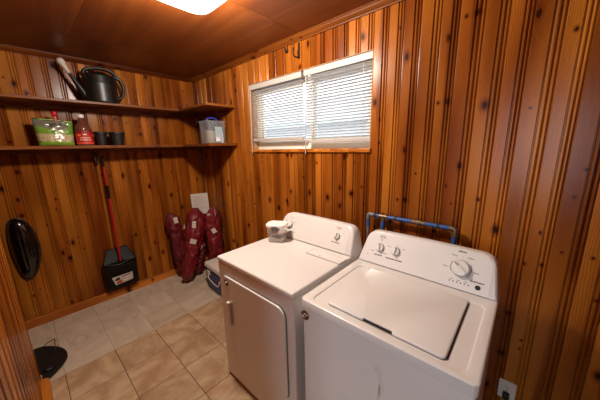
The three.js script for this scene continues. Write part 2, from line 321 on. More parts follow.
// outside: snow-pale yard and the pale house next door
{
  const yard = mesh('yard', box(-14, 16, -0.6, -0.4, -22, -0.3), std('#b8bcc0', 0.9)); tag(yard, 'pale ground outside the window', 'ground', null, 'structure');
  const h = thing('neighbour_house', 'pale house with a blue-grey roof seen through the blinds', 'house', [-3.2, -0.4, -7]);
  const wl = mesh('wall', box(-4, 4, 0, 2.9, -3, 0), std('#d4dbe0', 0.8), h);
  for (const x of [-2, 0.4, 2.4]) { const f = mesh('window', box(x, x + 0.9, 1.2, 2.3, 0, 0.05), std('#f2f4f5', 0.5), h); mesh('pane', box(x + 0.08, x + 0.82, 1.28, 2.22, 0.05, 0.06), std('#55707f', 0.15), f); }
  const s = new THREE.Shape([V2(0.5, 2.8), V2(-1.5, 4.1), V2(-3.5, 2.8), V2(-3.5, 2.9), V2(-1.5, 4.25), V2(0.5, 2.95)]);
  mesh('roof', new THREE.ExtrudeGeometry(s, { depth: 8.8, bevelEnabled: false }).rotateY(-Math.PI / 2).translate(4.4, 0, 0), std('#c3cdd4', 0.8), h);
  mesh('gable', new THREE.ExtrudeGeometry(new THREE.Shape([V2(0, 2.9), V2(-1.5, 4.05), V2(-3, 2.9)]), { depth: 7.9, bevelEnabled: false }).rotateY(-Math.PI / 2).translate(3.95, 0, 0), std('#d6dde2', 0.8), h);
}

// ---------------------------------------------------------------- ceiling lamp
{
  const o = thing('ceiling_light', 'square frosted glass ceiling lamp, switched on', 'lamp', [1.87, H, 0.915]);
  const pts = [[0.19, -0.018], [0.191, -0.03], [0.186, -0.05], [0.166, -0.08], [0.126, -0.1], [0.07, -0.109], [0.001, -0.111]];
  // square dish with rounded corners: loft of superellipse rings
  const ring = (r, y, n = 48) => { const a = []; for (let k = 0; k < n; k++) { const t = k / n * Math.PI * 2, c = Math.cos(t), s = Math.sin(t), e = 0.42; a.push([r * Math.sign(c) * Math.abs(c) ** e, y, r * Math.sign(s) * Math.abs(s) ** e]); } return a; };
  const P = []; const rs = pts.map(p => ring(p[0], p[1]));
  for (let i = 0; i < rs.length - 1; i++) for (let k = 0; k < 48; k++) { const a = rs[i][k], b = rs[i][(k + 1) % 48], c = rs[i + 1][(k + 1) % 48], d = rs[i + 1][k]; P.push(...a, ...c, ...b, ...a, ...d, ...c); }
  const top = rs[0]; for (let k = 0; k < 48; k++) P.push(0, -0.018, 0, ...top[k], ...top[(k + 1) % 48]);
  const g = new THREE.BufferGeometry(); g.setAttribute('position', new THREE.Float32BufferAttribute(P, 3)); 
  mesh('lamp_glass', toCreasedNormals(norm(g), 0.6), std('#fff6ea', 0.4, { emissive: lin(1, 0.9, 0.76), emissiveIntensity: 3.0 }), o);
  mesh('lamp_base', rbox(-0.15, 0.15, -0.0175, -0.0005, -0.15, 0.15, 0.004), std('#d8d4cc', 0.5), o);
  const l = new THREE.PointLight(lin(1, 0.885, 0.755), 9.2); l.position.set(0, -0.065, 0); l.castShadow = true; l.shadow.radius = 5; o.add(l);
}

// ---------------------------------------------------------------- shelves
const DS = 0.29, DW = 0.335, XS = 0.875;
function uvBoard(g, along, across, col) { const p = g.attributes.position, u = g.attributes.uv; for (let i = 0; i < p.count; i++) { const a = along === 'x' ? p.getX(i) : p.getZ(i), c = (across === 'x' ? p.getX(i) : p.getZ(i)) + p.getY(i); u.setXY(i, (col + 0.04 + 0.9 * (((c * 2.4) % 1) + 1) % 1) / COLS, a / TALL); } return g; }
for (const [y, th, where] of [[2.008, 0.022, 'upper'], [1.62, 0.027, 'lower']]) {
  const s = thing('wall_shelf', `${where} long dark wood shelf on the left wall, turning the corner`, 'shelf', [0, y, 0], 0, 'corner shelves');
  mesh('shelf_board', uvBoard(rbox(0.001, DS, 0, th, DW + 0.001, 2.7, 0.003, 2), 'z', 'x', where === 'upper' ? 3 : 7), shelfWood, s);
  mesh('return_board', uvBoard(rbox(0.001, XS, 0, th, 0.001, DW, 0.003, 2), 'x', 'z', where === 'upper' ? 5 : 9), shelfWood, s);
  mesh('cleat', [box(0.0006, 0.02, -0.035, -0.0005, 0.03, 2.6), box(0.021, XS - 0.12, -0.035, -0.0005, 0.0006, 0.02)], shelfWood, s);
}

// ---------------------------------------------------------------- dryer and washer
const white = std('#ddd8d4', 0.32, { clearcoat: 0.4, clearcoatRoughness: 0.12 }), whiteTop = white;
const dark = std('#15110f', 0.5), grey = std('#6e6a68', 0.4), chrome = std('#b9b6b2', 0.25, { metalness: 0.9 });
const collarMat = std('#8f8b88', 0.35);
const AW = 0.686, AH = 0.914, SL = 0.571;
// console: rounded front outline, leaning back, shallower towards the top
function consoleGeo(w, h, zf, zb) {
  const s = new THREE.Shape(); const r = 0.055, i = 0.028;
  s.moveTo(-w / 2, 0); s.lineTo(w / 2, 0); s.lineTo(w / 2 - i * 0.7, h - r); s.quadraticCurveTo(w / 2 - i, h, w / 2 - i - r * 1.1, h);
  s.quadraticCurveTo(0, h + 0.007, -w / 2 + i + r * 1.1, h); s.quadraticCurveTo(-w / 2 + i, h, -w / 2 + i * 0.7, h - r); s.closePath();
  const g = new THREE.ExtrudeGeometry(s, { depth: 0.7, bevelEnabled: true, bevelThickness: 0.15, bevelSize: 0.012, bevelOffset: -0.012, bevelSegments: 4, curveSegments: 12 }).translate(0, 0, 0.15);
  const p = g.attributes.position;
  for (let k = 0; k < p.count; k++) { const y = p.getY(k), t = p.getZ(k), a = zf - y * SL, b = zb(y); p.setZ(k, b + (a - b) * t); }
  return toCreasedNormals(norm(g), 0.7);
}
function knob(name, parent, x, y, r, h, zf, angle, skirt) {            // y above the deck, on the leaning face
  const k = new THREE.Group(); k.name = name; k.position.set(x, AH + y, zf - y * SL + 0.0012); k.rotation.x = -Math.atan(SL); parent.add(k);
  mesh('dial', [lathe([[0.0001, h], [r * 0.86, h], [r * 0.95, h - 0.002], [r, h * 0.35], [r, 0.0006], [0.0001, 0.0006]].reverse(), 32).rotateX(Math.PI / 2)], white, k);
  mesh('collar', lathe([[r * 0.9, 0], [r * skirt, 0], [r * skirt, 0.003], [r * 0.9, 0.003]], 32).rotateX(Math.PI / 2), collarMat, k);
  const gr = rbox(-r * 0.2, r * 0.2, -r * 0.9, r * 0.9, h - 0.002, h + 0.009, 0.004); gr.rotateZ(angle); mesh('grip', gr, white, k);
  const pm = box(-r * 0.05, r * 0.05, r * 0.3, r * 0.88, h + 0.009, h + 0.0096); pm.rotateZ(angle); mesh('pointer', pm, dark, k);
}
function panelPrint(parent, w, h, zf, draw) {
  const W = 1024, Hh = Math.round(1024 * h / w);
  const tx = canvasTex(W, Hh, (c, a, b) => { c.fillStyle = '#ddd8d4'; c.fillRect(0, 0, a, b); draw(c, p => (p / w + 0.5) * a, p => b - p / h * b, a / w); });
  const s = rrShape(-w / 2, w / 2, 0.008, h - 0.006, [0.01, 0.01, 0.045, 0.045]); const g = new THREE.ExtrudeGeometry(s, { depth: 0.0012, bevelEnabled: false, curveSegments: 12 });
  const p = g.attributes.position, u = g.attributes.uv;
  for (let k = 0; k < p.count; k++) { u.setXY(k, p.getX(k) / w + 0.5, p.getY(k) / h); p.setZ(k, p.getZ(k) + zf - p.getY(k) * SL); }
  g.computeVertexNormals(); g.translate(0, AH, 0);
  mesh('control_panel', g, std('#ffffff', 0.35, { map: tx, clearcoat: 0.3, clearcoatRoughness: 0.15 }), parent);
}
// print too small to read in the photograph: a row of letter-sized strokes
function marks(c, n, x, y, px, bold, col = '#3a3634') {
  c.fillStyle = col; const w = px * 0.52, x0 = x - n * w / 2;
  for (let k = 0; k < n; k++) { const a = 0.45 + 0.4 * Math.abs(Math.sin(k * 2.3 + n)); c.fillRect(x0 + k * w, y - px * a * 0.45, w * (bold ? 0.72 : 0.5), px * a * 0.8); }
}
function emblem(c, x, y, k) { c.strokeStyle = '#8a8480'; c.lineWidth = 0.0012 * k; c.beginPath(); c.ellipse(x, y, 0.02 * k, 0.009 * k, 0, 0, Math.PI * 2); c.stroke(); marks(c, 5, x, y, 0.011 * k, true, '#6a6460'); }
function ticks(c, x, y, r, n, k, words) { c.strokeStyle = '#5a5654'; c.lineWidth = 0.0012 * k; for (let i = 0; i < n; i++) { const a = Math.PI * (0.8 + 1.4 * i / (n - 1)); c.beginPath(); c.moveTo(x + Math.cos(a) * r * k, y + Math.sin(a) * r * k); c.lineTo(x + Math.cos(a) * (r + 0.004) * k, y + Math.sin(a) * (r + 0.004) * k); c.stroke(); if (words && words[i]) marks(c, words[i], x + Math.cos(a) * (r + 0.018) * k, y + Math.sin(a) * (r + 0.011) * k, 0.0075 * k, false); } }
function badge(parent, x, y, z, r) {
  const b = mesh('badge', lathe([[0.0001, 0], [r, 0], [r, 0.002], [r * 0.86, 0.0035], [r * 0.82, 0.0025], [0.0001, 0.0025]], 32).rotateX(Math.PI / 2).translate(x, y, z), std('#6b4a38', 0.35, { metalness: 0.5 }), parent);
  const sw = [];
  for (const s of [1, -1]) { const pts = []; for (let k = 0; k <= 8; k++) { const a = (s > 0 ? 0.2 : Math.PI + 0.2) + k / 8 * 2.4; pts.push([x + Math.cos(a) * r * (0.66 - 0.05 * k), y + Math.sin(a) * r * (0.5 - 0.035 * k), z + 0.003]); } sw.push(tube(pts, r * 0.14, 16, 6)); }
  mesh('emblem', sw, std('#d8c6b4', 0.3, { metalness: 0.6 }), b);
}
{ // dryer ------------------------------------------------------------
  const X = 1.813, ZF = 0.8675, ZB = 0.17;
  const o = thing('dryer', 'white dryer with a big front door and a small jar on top', 'dryer', [X + AW / 2, 0, 0]);
  const w = AW / 2;
  mesh('body', rbox(-w + 0.002, w - 0.002, 0.02, AH - 0.034, ZB, ZF - 0.002, 0.012, 3), white, o);
  mesh('toe_kick', box(-w + 0.02, w - 0.02, 0.0, 0.03, ZB + 0.03, ZF - 0.03), dark, o);
  mesh('top', rbox(-w, w, AH - 0.033, AH, ZB - 0.005, ZF + 0.002, 0.012, 4), whiteTop, o);
  const ds = rrShape(1.888 - X - w, 2.445 - X - w, 0.26, 0.808, [0.012, 0.035, 0.06, 0.025]);
  const gs = rrShape(1.884 - X - w, 2.449 - X - w, 0.256, 0.812, [0.014, 0.037, 0.062, 0.027]);
  mesh('door_gasket', extr(gs, 0.004, 0).translate(0, 0, ZF - 0.003), grey, o);
  const d = mesh('door', extr(ds, 0.012, 0.004).translate(0, 0, ZF + 0.0005), white, o);
  const hx = 1.945 - X - w, hy = 0.565;
  mesh('handle_recess', extr(rrShape(hx - 0.012, hx + 0.036, hy - 0.085, hy + 0.085, 0.012), 0.002, 0).translate(0, 0, ZF + 0.0122), std('#b9b3ae', 0.5), d);
  mesh('handle', rbox(hx - 0.012, hx + 0.014, hy - 0.082, hy + 0.082, ZF + 0.0135, ZF + 0.034, 0.008), white, d);
  badge(o, 1.926 - X - w, 0.768, ZF + 0.0128, 0.022);
  // lint filter flap near the console
  mesh('lint_flap_gap', extr(rrShape(2.2365 - X - w, 2.5 - X - w, -0.473, -0.382, 0.007), 0.0006, 0).rotateX(-Math.PI / 2).translate(0, AH, 0), std('#7d7773', 0.5), o);
  const lf = mesh('lint_flap', extr(rrShape(2.2425 - X - w, 2.4945 - X - w, -0.4675, -0.3875, 0.005), 0.003, 0.001).rotateX(-Math.PI / 2).translate(0, AH + 0.0002, 0), whiteTop, o);
  mesh('arrow_mark', extr(new THREE.Shape([V2(-0.006, 0), V2(0.006, 0), V2(0, 0.01)]), 0.0006, 0).rotateX(-Math.PI / 2).translate(2.335 - X - w, AH + 0.0033, 0.45), grey, lf);
  const zf = 0.345, cw = AW - 0.004, ch = 0.168;
  mesh('console', consoleGeo(cw, ch, zf, y => 0.178 - 0.1 * 0 + (y > 0.08 ? (y - 0.08) * 0.2 : 0)).translate(0, AH - 0.0005, 0), white, o);
  const kx1 = 1.924 - X - w, kx2 = 2.362 - X - w;
  panelPrint(o, cw - 0.09, ch, zf + 0.0002, (c, fx, fy, k) => {
    const a = fx(kx1), b = fx(kx2), y = fy(0.092);
    ticks(c, a, y, 0.036, 9, k, [3, 0, 4, 0, 4, 0, 5, 0, 0]); marks(c, 9, a + 0.045 * k, y + 0.046 * k, 0.011 * k, true);
    c.strokeStyle = '#55504d'; c.lineWidth = 0.002 * k; c.beginPath(); c.arc(a, y, 0.034 * k, -0.6, 1.6); c.stroke();
    emblem(c, b - 0.002 * k, fy(0.142), k); marks(c, 13, b, y + 0.036 * k, 0.0095 * k, true);
  });
  knob('timer_knob', o, kx1, 0.092, 0.028, 0.016, zf, 0.8, 1.08);
  knob('start_knob', o, kx2, 0.092, 0.02, 0.014, zf, -0.3, 1.18);
}
{ // washer -----------------------------------------------------------
  const X = 2.542, ZF = 0.863, ZB = 0.17, w = AW / 2, c0 = X + w;
  const o = thing('washer', 'white top-loading washer with its lid closed', 'washer', [c0, 0, 0]);
  mesh('body', rbox(-w + 0.006, w - 0.006, 0.02, AH - 0.047, ZB, ZF - 0.009, 0.01, 3), white, o);
  mesh('toe_kick', box(-w + 0.02, w - 0.02, 0, 0.03, ZB + 0.03, ZF - 0.03), dark, o);
  // deck with the sunk lid well
  const outer = rrShape(-w, w, -ZF - 0.002, -ZB + 0.005, 0.022); outer.holes.push(rrShape(2.588 - c0, 3.188 - c0, -0.836, -0.4, 0.03));
  const dg = new THREE.ExtrudeGeometry(outer, { depth: 0.038, bevelEnabled: true, bevelThickness: 0.005, bevelSize: 0.006, bevelOffset: -0.006, bevelSegments: 3, curveSegments: 10 }).rotateX(-Math.PI / 2).translate(0, AH - 0.043, 0);
  mesh('deck', toCreasedNormals(norm(dg), 0.5), whiteTop, o);
  mesh('lid_well', box(2.575 - c0, 3.2 - c0, AH - 0.03, AH - 0.006, 0.385, 0.85), whiteTop, o);
  const lx0 = 2.662 - c0, lx1 = 3.13 - c0, lz0 = 0.4, lz1 = 0.818;
  mesh('lid_gap', extr(rrShape(lx0 - 0.002, lx1 + 0.0055, -lz1 - 0.002, -lz0, 0.02), 0.0008, 0).rotateX(-Math.PI / 2).translate(0, AH - 0.006, 0), std('#9a948f', 0.6), o);
  mesh('hinge_gap', box(lx1 + 0.0005, lx1 + 0.0048, AH - 0.0052, AH - 0.0046, lz0 + 0.02, lz1 - 0.012), dark, o);
  const ls = new THREE.Shape(); const r = 0.018, n0 = 2.838 - c0, n1 = 2.95 - c0, nd = 0.012;      // front edge with a finger notch
  ls.moveTo(lx0 + r, -lz1); ls.lineTo(n0 - 0.012, -lz1); ls.quadraticCurveTo(n0 - 0.002, -lz1, n0, -lz1 + nd); ls.lineTo(n1, -lz1 + nd); ls.quadraticCurveTo(n1 + 0.002, -lz1, n1 + 0.012, -lz1);
  ls.lineTo(lx1 - r, -lz1); ls.absarc(lx1 - r, -lz1 + r, r, -Math.PI / 2, 0, false); ls.lineTo(lx1, -lz0 - r); ls.absarc(lx1 - r, -lz0 - r, r, 0, Math.PI / 2, false);
  ls.lineTo(lx0 + r, -lz0); ls.absarc(lx0 + r, -lz0 - r, r, Math.PI / 2, Math.PI, false); ls.lineTo(lx0, -lz1 + r); ls.absarc(lx0 + r, -lz1 + r, r, Math.PI, Math.PI * 1.5, false);
  const lid = mesh('lid', toCreasedNormals(norm(new THREE.ExtrudeGeometry(ls, { depth: 0.003, bevelEnabled: true, bevelThickness: 0.004, bevelSize: 0.004, bevelOffset: -0.004, bevelSegments: 3, curveSegments: 10 }).rotateX(-Math.PI / 2).translate(0, AH - 0.0012, 0)), 0.6), whiteTop, o);
  mesh('lid_grip', box(n0 - 0.002, n1 + 0.002, AH - 0.0052, AH + 0.0005, lz1 - nd - 0.002, lz1 - 0.003), dark, lid);
  badge(o, 2.562 - c0, 0.826, ZF - 0.0085, 0.0235);
  const zf = 0.343, cw = AW - 0.004, ch = 0.172;
  mesh('console', consoleGeo(cw, ch, zf, y => 0.178 + (y > 0.08 ? (y - 0.08) * 0.2 : 0)).translate(0, AH - 0.0005, 0), white, o);
  const k1 = 2.662 - c0, k2 = 2.754 - c0, k3 = 3.07 - c0;
  panelPrint(o, cw - 0.07, ch, zf + 0.0002, (c, fx, fy, k) => {
    const y = fy(0.092), x3 = fx(k3);
    emblem(c, fx(2.665 - c0), fy(0.148), k); marks(c, 2, fx(2.6 - c0), fy(0.045), 0.007 * k, true);
    ticks(c, fx(k1), y, 0.029, 5, k, [5, 0, 4, 0, 5]); ticks(c, fx(k2), y, 0.029, 5, k, [0, 4, 0, 3, 0]);
    marks(c, 9, fx(k1), y + 0.039 * k, 0.0105 * k, true); marks(c, 17, fx(k2), y + 0.041 * k, 0.0105 * k, true);
    ticks(c, x3, y, 0.047, 9, k, [0, 5, 0, 6, 0, 7, 0, 5, 0]); marks(c, 6, x3 - 0.005 * k, fy(0.162), 0.011 * k, true);
    c.strokeStyle = '#55504d'; c.lineWidth = 0.0025 * k; c.beginPath(); c.arc(x3, y, 0.0435 * k, 2.7, 3.7); c.stroke(); c.beginPath(); c.arc(x3, y, 0.0435 * k, -0.6, 0.8); c.stroke();
    for (const d of [-0.03, 0, 0.03]) marks(c, 4, x3 + d * k, fy(0.041), 0.0065 * k);
    marks(c, 11, fx(3.143 - c0), fy(0.053), 0.0095 * k, true);
    for (let i = 0; i < 6; i++) { c.fillStyle = '#3b3532'; c.fillRect(fx(3.034 - c0 + i * 0.0155) - 0.002 * k, fy(0.033) - 0.0025 * k, 0.005 * k, 0.005 * k); }
  });
  knob('load_knob', o, k1, 0.092, 0.0225, 0.015, zf, 0.15, 1.12); knob('temperature_knob', o, k2, 0.092, 0.0225, 0.015, zf, -0.15, 1.12);
  knob('cycle_knob', o, k3, 0.092, 0.038, 0.02, zf, 0.85, 1.06);
  const bt = mesh('start_button', lathe([[0.0001, 0.003], [0.009, 0.003], [0.0105, 0.002], [0.0108, 0]].reverse(), 24).rotateX(Math.PI / 2).rotateX(-Math.atan(SL)).translate(3.148 - c0, AH + 0.034, zf - 0.034 * SL + 0.0014), dark, o);
  // dried drip marks on the front
  const drip = std('#d3cabf', 0.6);
  for (const [x, y, l] of [[2.925, 0.78, 0.05], [2.936, 0.77, 0.12], [2.945, 0.72, 0.05], [2.93, 0.7, 0.08], [2.915, 0.775, 0.025]]) mesh('drip_mark', extr(rrShape(x - c0 - 0.0045, x - c0 + 0.0045, y - l, y, 0.0044), 0.0004, 0).translate(0, 0, ZF - 0.0091), drip, o);
}
{ // small plastic jar on the dryer
  const o = thing('storage_jar', 'small clear plastic jar with a white lid on the dryer', 'jar', [1.925, AH + 0.0002, 0.43], 0.5); o.scale.setScalar(1.12);
  const clear = std('#f6f5f4', 0.06, { transmission: 0.93, thickness: 0, ior: 1.3 });
  const sh = (a, b, h0, h1, t) => { const g = rbox(-1, 1, h0, h1, -1, 1, 0.001); return g; };
  const outer = rrShape(-0.062, 0.062, -0.05, 0.05, 0.018); outer.holes.push(rrShape(-0.059, 0.059, -0.047, 0.047, 0.016));
  const jg = new THREE.ExtrudeGeometry(outer, { depth: 0.096, bevelEnabled: false, curveSegments: 6 }).rotateX(-Math.PI / 2).translate(0, 0.003, 0); const p = jg.attributes.position;
  const taper = g => { const q = g.attributes.position; for (let i = 0; i < q.count; i++) { const s = 0.86 + 0.14 * q.getY(i) / 0.1; q.setX(i, q.getX(i) * s); q.setZ(i, q.getZ(i) * s); } g.computeVertexNormals(); return g; };
  mesh('jar_wall', taper(jg), clear, o);
  mesh('jar_bottom', taper(extr(rrShape(-0.061, 0.061, -0.049, 0.049, 0.017), 0.003, 0).rotateX(-Math.PI / 2)), clear, o);
  mesh('powder', taper(extr(rrShape(-0.057, 0.057, -0.045, 0.045, 0.016), 0.03, 0.003).rotateX(-Math.PI / 2).translate(0, 0.0035, 0)), std('#e4e0dc', 0.95), o);
  mesh('scoop', [new THREE.SphereGeometry(0.018, 16, 10).scale(1.2, 0.6, 0.9).translate(0.024, 0.036, 0.028), rbox(-0.03, 0.02, 0.034, 0.04, 0.022, 0.032, 0.002)], std('#4a525c', 0.5), o);
  mesh('lid', extr(rrShape(-0.068, 0.068, -0.056, 0.056, 0.034), 0.022, 0.007).rotateX(-Math.PI / 2).translate(0, 0.0995, 0), std('#eeeae6', 0.4), o);
  mesh('latch', rbox(-0.02, 0.02, 0.082, 0.112, 0.0565, 0.062, 0.0025), std('#55585c', 0.5), o);
}

// ---------------------------------------------------------------- water pipes and outlet on the window wall
{
  const o = thing('water_pipe', 'blue water pipe with brass fittings behind the washer', 'pipe', [2.72, 0.6, 0.045]);
  const blue = std('#2c5590', 0.45), brass = std('#7a6648', 0.4, { metalness: 0.7 }), steel = std('#9a9692', 0.35, { metalness: 0.8 }), X = x => x - 2.72, Y = 0.523, R = 0.0125;
  mesh('pipe_run', [rod([X(2.462), Y, 0], [X(2.985), Y, 0], R, 14)], blue, o);
  mesh('pipe_drop', rod([X(2.457), Y, 0], [X(2.457), Y - 0.09, 0], R, 14), blue, o); mesh('pipe_drop', rod([X(2.565), Y, 0.002], [X(2.565), 0.02, 0.002], 0.0145, 14), blue, o); mesh('pipe_drop', rod([X(2.988), Y, 0.0], [X(2.988), 0.02, 0], 0.0145, 14), blue, o);
  mesh('elbow', [tube([[X(2.457), Y - 0.03, 0], [X(2.458), Y - 0.008, 0], [X(2.466), Y, 0], [X(2.492), Y, 0]], 0.0145, 16, 12), rod([X(2.488), Y, 0], [X(2.5), Y, 0], 0.017)], grey, o);
  mesh('tee', [rod([X(2.54), Y, 0], [X(2.592), Y, 0], 0.0155), rod([X(2.565), Y, 0.002], [X(2.565), Y - 0.03, 0.002], 0.0165)], brass, o);
  mesh('coupling', [rod([X(2.775), Y, 0], [X(2.805), Y, 0], 0.019, 6), rod([X(2.755), Y, 0], [X(2.828), Y, 0], 0.015)], brass, o);
  mesh('valve_handle', rod([X(2.79), Y, 0.012], [X(2.79), Y - 0.004, 0.034], 0.006), steel, o);
  mesh('elbow', [tube([[X(2.96), Y, 0], [X(2.98), Y, 0], [X(2.988), Y - 0.008, 0], [X(2.988), Y - 0.035, 0]], 0.0155, 16, 12), rod([X(2.988), Y - 0.03, 0], [X(2.988), Y - 0.045, 0], 0.0185)], brass, o);
  mesh('nozzle', [rod([X(2.457), Y - 0.085, 0], [X(2.457), Y - 0.12, 0], 0.014), rod([X(2.457), Y - 0.12, 0], [X(2.45), 0.02, 0], 0.008)], steel, o);
  for (const x of [2.512, 2.648, 2.9]) mesh('clamp', [rod([X(x) - 0.006, Y, 0], [X(x) + 0.006, Y, 0], 0.0155), box(X(x) - 0.007, X(x) + 0.007, Y - 0.006, Y + 0.006, -0.0447, -0.005)], std('#2a2624', 0.6), o);
}
{
  const o = thing('wall_outlet', 'cream wall outlet with a black plug beside the washer', 'outlet', [3.316, 0.228, 0.0005]);
  const cream = std('#cdbfb0', 0.45);
  mesh('cover_plate', extr(rrShape(-0.038, 0.038, -0.06, 0.06, 0.006), 0.006, 0.002), cream, o);
  for (const y of [0.022, -0.022]) {
    const s = mesh('socket', extr(rrShape(-0.017, 0.017, y - 0.014, y + 0.014, 0.011), 0.0025, 0.0008).translate(0, 0, 0.006), cream, o);
    if (y > 0) { mesh('slot', [box(-0.0075, -0.0055, y - 0.001, y + 0.008, 0.0083, 0.0088), box(0.0055, 0.0075, y - 0.001, y + 0.007, 0.0083, 0.0088), rod([0, y - 0.007, 0.0083], [0, y - 0.007, 0.0088], 0.0025)], dark, s); }
  }
  mesh('screw', rod([0, 0, 0.006], [0, 0, 0.0075], 0.003), chrome, o);
  const c = thing('power_cord', 'black power cord plugged into the wall outlet', 'cord', [3.316, 0.206, 0.0095]);
  mesh('plug', [rbox(-0.015, 0.015, -0.02, 0.017, 0, 0.028, 0.007)], dark, c);
  mesh('cable', tube([[0, -0.012, 0.018], [0, -0.04, 0.02], [-0.015, -0.1, 0.022], [-0.03, -0.19, 0.03], [-0.1, -0.198, 0.06], [-0.2, -0.1995, 0.1]], 0.0042, 40, 8), dark, c);
}
{ // coat hooks over the window
  const iron = std('#1c1613', 0.45, { metalness: 0.4 });
  const hook = (x, y, s, label) => { const o = thing('wall_hook', label, 'hook', [x, y, 0.0005], 0, 'hooks above the window'); 
    mesh('back_plate', extr(rrShape(-0.009 * s, 0.009 * s, -0.1 * s, 0.012, 0.005), 0.004, 0.001), iron, o);
    mesh('prong', [tube([[0, -0.085 * s, 0.003], [0, -0.1 * s, 0.022 * s], [-0.006, -0.098 * s, 0.05 * s], [-0.008, -0.075 * s, 0.062 * s], [-0.008, -0.045 * s, 0.058 * s]], 0.0055, 24, 8), new THREE.SphereGeometry(0.008, 10, 8).translate(-0.008, -0.045 * s, 0.058 * s)], iron, o); };
  hook(1.795, 2.383, 1.0, 'long black iron hook on the boards above the window');
  hook(1.672, 2.393, 0.42, 'short black hook under the crown moulding above the window');
}

// ---------------------------------------------------------------- things on the shelves
const US = 2.0301, LS = 1.6471;
const blackPlastic = std('#141211', 0.38), potPlastic = std('#17130f', 0.55);
{ // watering can
  const o = thing('watering_can', 'black plastic watering can with a pale spout tip on the upper shelf', 'watering can', [0.15, US, 0.992]);
  mesh('body', lathe([[0.0001, 0], [0.12, 0], [0.128, 0.004], [0.13, 0.02], [0.128, 0.03], [0.128, 0.16], [0.131, 0.165], [0.131, 0.178], [0.126, 0.184], [0.125, 0.235], [0.118, 0.25], [0.09, 0.257], [0.086, 0.24], [0.0001, 0.238]], 48), blackPlastic, o);
  const strap = (pts, wx, wy) => { // flat swept strap
    const c = new THREE.CatmullRomCurve3(pts.map(p => V3(...p))); const s = new THREE.Shape([V2(-wy, -wx), V2(wy, -wx), V2(wy, wx), V2(-wy, wx)]);
    return new THREE.ExtrudeGeometry(s, { steps: 48, extrudePath: c, bevelEnabled: false }); };
  mesh('handle', tube([[0, 0.235, 0.115], [0, 0.285, 0.1], [0, 0.312, 0.04], [0, 0.318, -0.03], [0, 0.305, -0.1], [0, 0.255, -0.155], [0, 0.18, -0.186], [0, 0.11, -0.178], [0, 0.07, -0.15], [0, 0.055, -0.118]], 0.0145, 60, 12).scale(1.5, 1, 1), blackPlastic, o);
  mesh('handle_bridge', tube([[0, 0.25, -0.1], [0, 0.26, -0.13], [0, 0.245, -0.155]], 0.016, 16, 10).scale(1.2, 1, 1), blackPlastic, o);
  const sp = (a, b, r0, r1) => { const A = V3(...a), B = V3(...b), d = B.clone().sub(A), g = cyl(r1, r0, d.length(), 20); g.applyQuaternion(new THREE.Quaternion().setFromUnitVectors(V3(0, 1, 0), d.clone().normalize())); return g.translate((A.x + B.x) / 2, (A.y + B.y) / 2, (A.z + B.z) / 2); };
  mesh('spout', sp([0, 0.05, 0.108], [0, 0.245, 0.206], 0.036, 0.0125), blackPlastic, o);
  const t0 = V3(0, 0.243, 0.205), dd = V3(0, 0.195, 0.098).normalize();
  const tip = lathe([[0.0001, -0.002], [0.013, -0.002], [0.0135, 0.02], [0.02, 0.06], [0.028, 0.092], [0.029, 0.1], [0.022, 0.116], [0.008, 0.122], [0.0001, 0.122]], 20); tip.applyQuaternion(new THREE.Quaternion().setFromUnitVectors(V3(0, 1, 0), dd)).translate(t0.x, t0.y, t0.z);
  mesh('spout_tip', tip, std('#b7aea2', 0.6), o);
}
// soft pouch
const bagTex = canvasTex(512, 512, (c, w, h) => {
  c.fillStyle = '#6c9030'; c.fillRect(0, 0, w, h);
  c.fillStyle = '#3f5a2a'; c.fillRect(0, 0, w, h * 0.3);
  c.fillStyle = '#6f6c5c'; c.beginPath(); c.moveTo(0, h * 0.05); c.lineTo(w, h * 0.04); c.lineTo(w, h * 0.22); c.quadraticCurveTo(w * 0.6, h * 0.5, w * 0.4, h * 0.36); c.quadraticCurveTo(w * 0.2, h * 0.3, 0, h * 0.3); c.fill();
  c.fillStyle = '#4a4638'; c.beginPath(); c.ellipse(w * 0.52, h * 0.2, w * 0.2, h * 0.07, -0.1, 0, 7); c.fill();
  c.fillStyle = '#b9a37c'; c.fillRect(0, h * 0.56, w, h * 0.26);
  for (let k = 0; k < 900; k++) { c.fillStyle = ['#8a7048', '#d7c49c', '#6a5434', '#efe2c0'][k % 4]; c.beginPath(); c.ellipse(rnd() * w, h * (0.55 + 0.28 * rnd()), 5, 2.6, rnd() * 3, 0, 7); c.fill(); }
  c.fillStyle = '#86ab38'; c.fillRect(0, h * 0.84, w, h * 0.16); c.fillStyle = '#b9c79a'; c.fillRect(w * 0.5, h * 0.42, w * 0.4, h * 0.04);
  c.fillStyle = '#5b8a22'; c.fillRect(w * 0.86, 0, w * 0.14, h * 0.5);
});
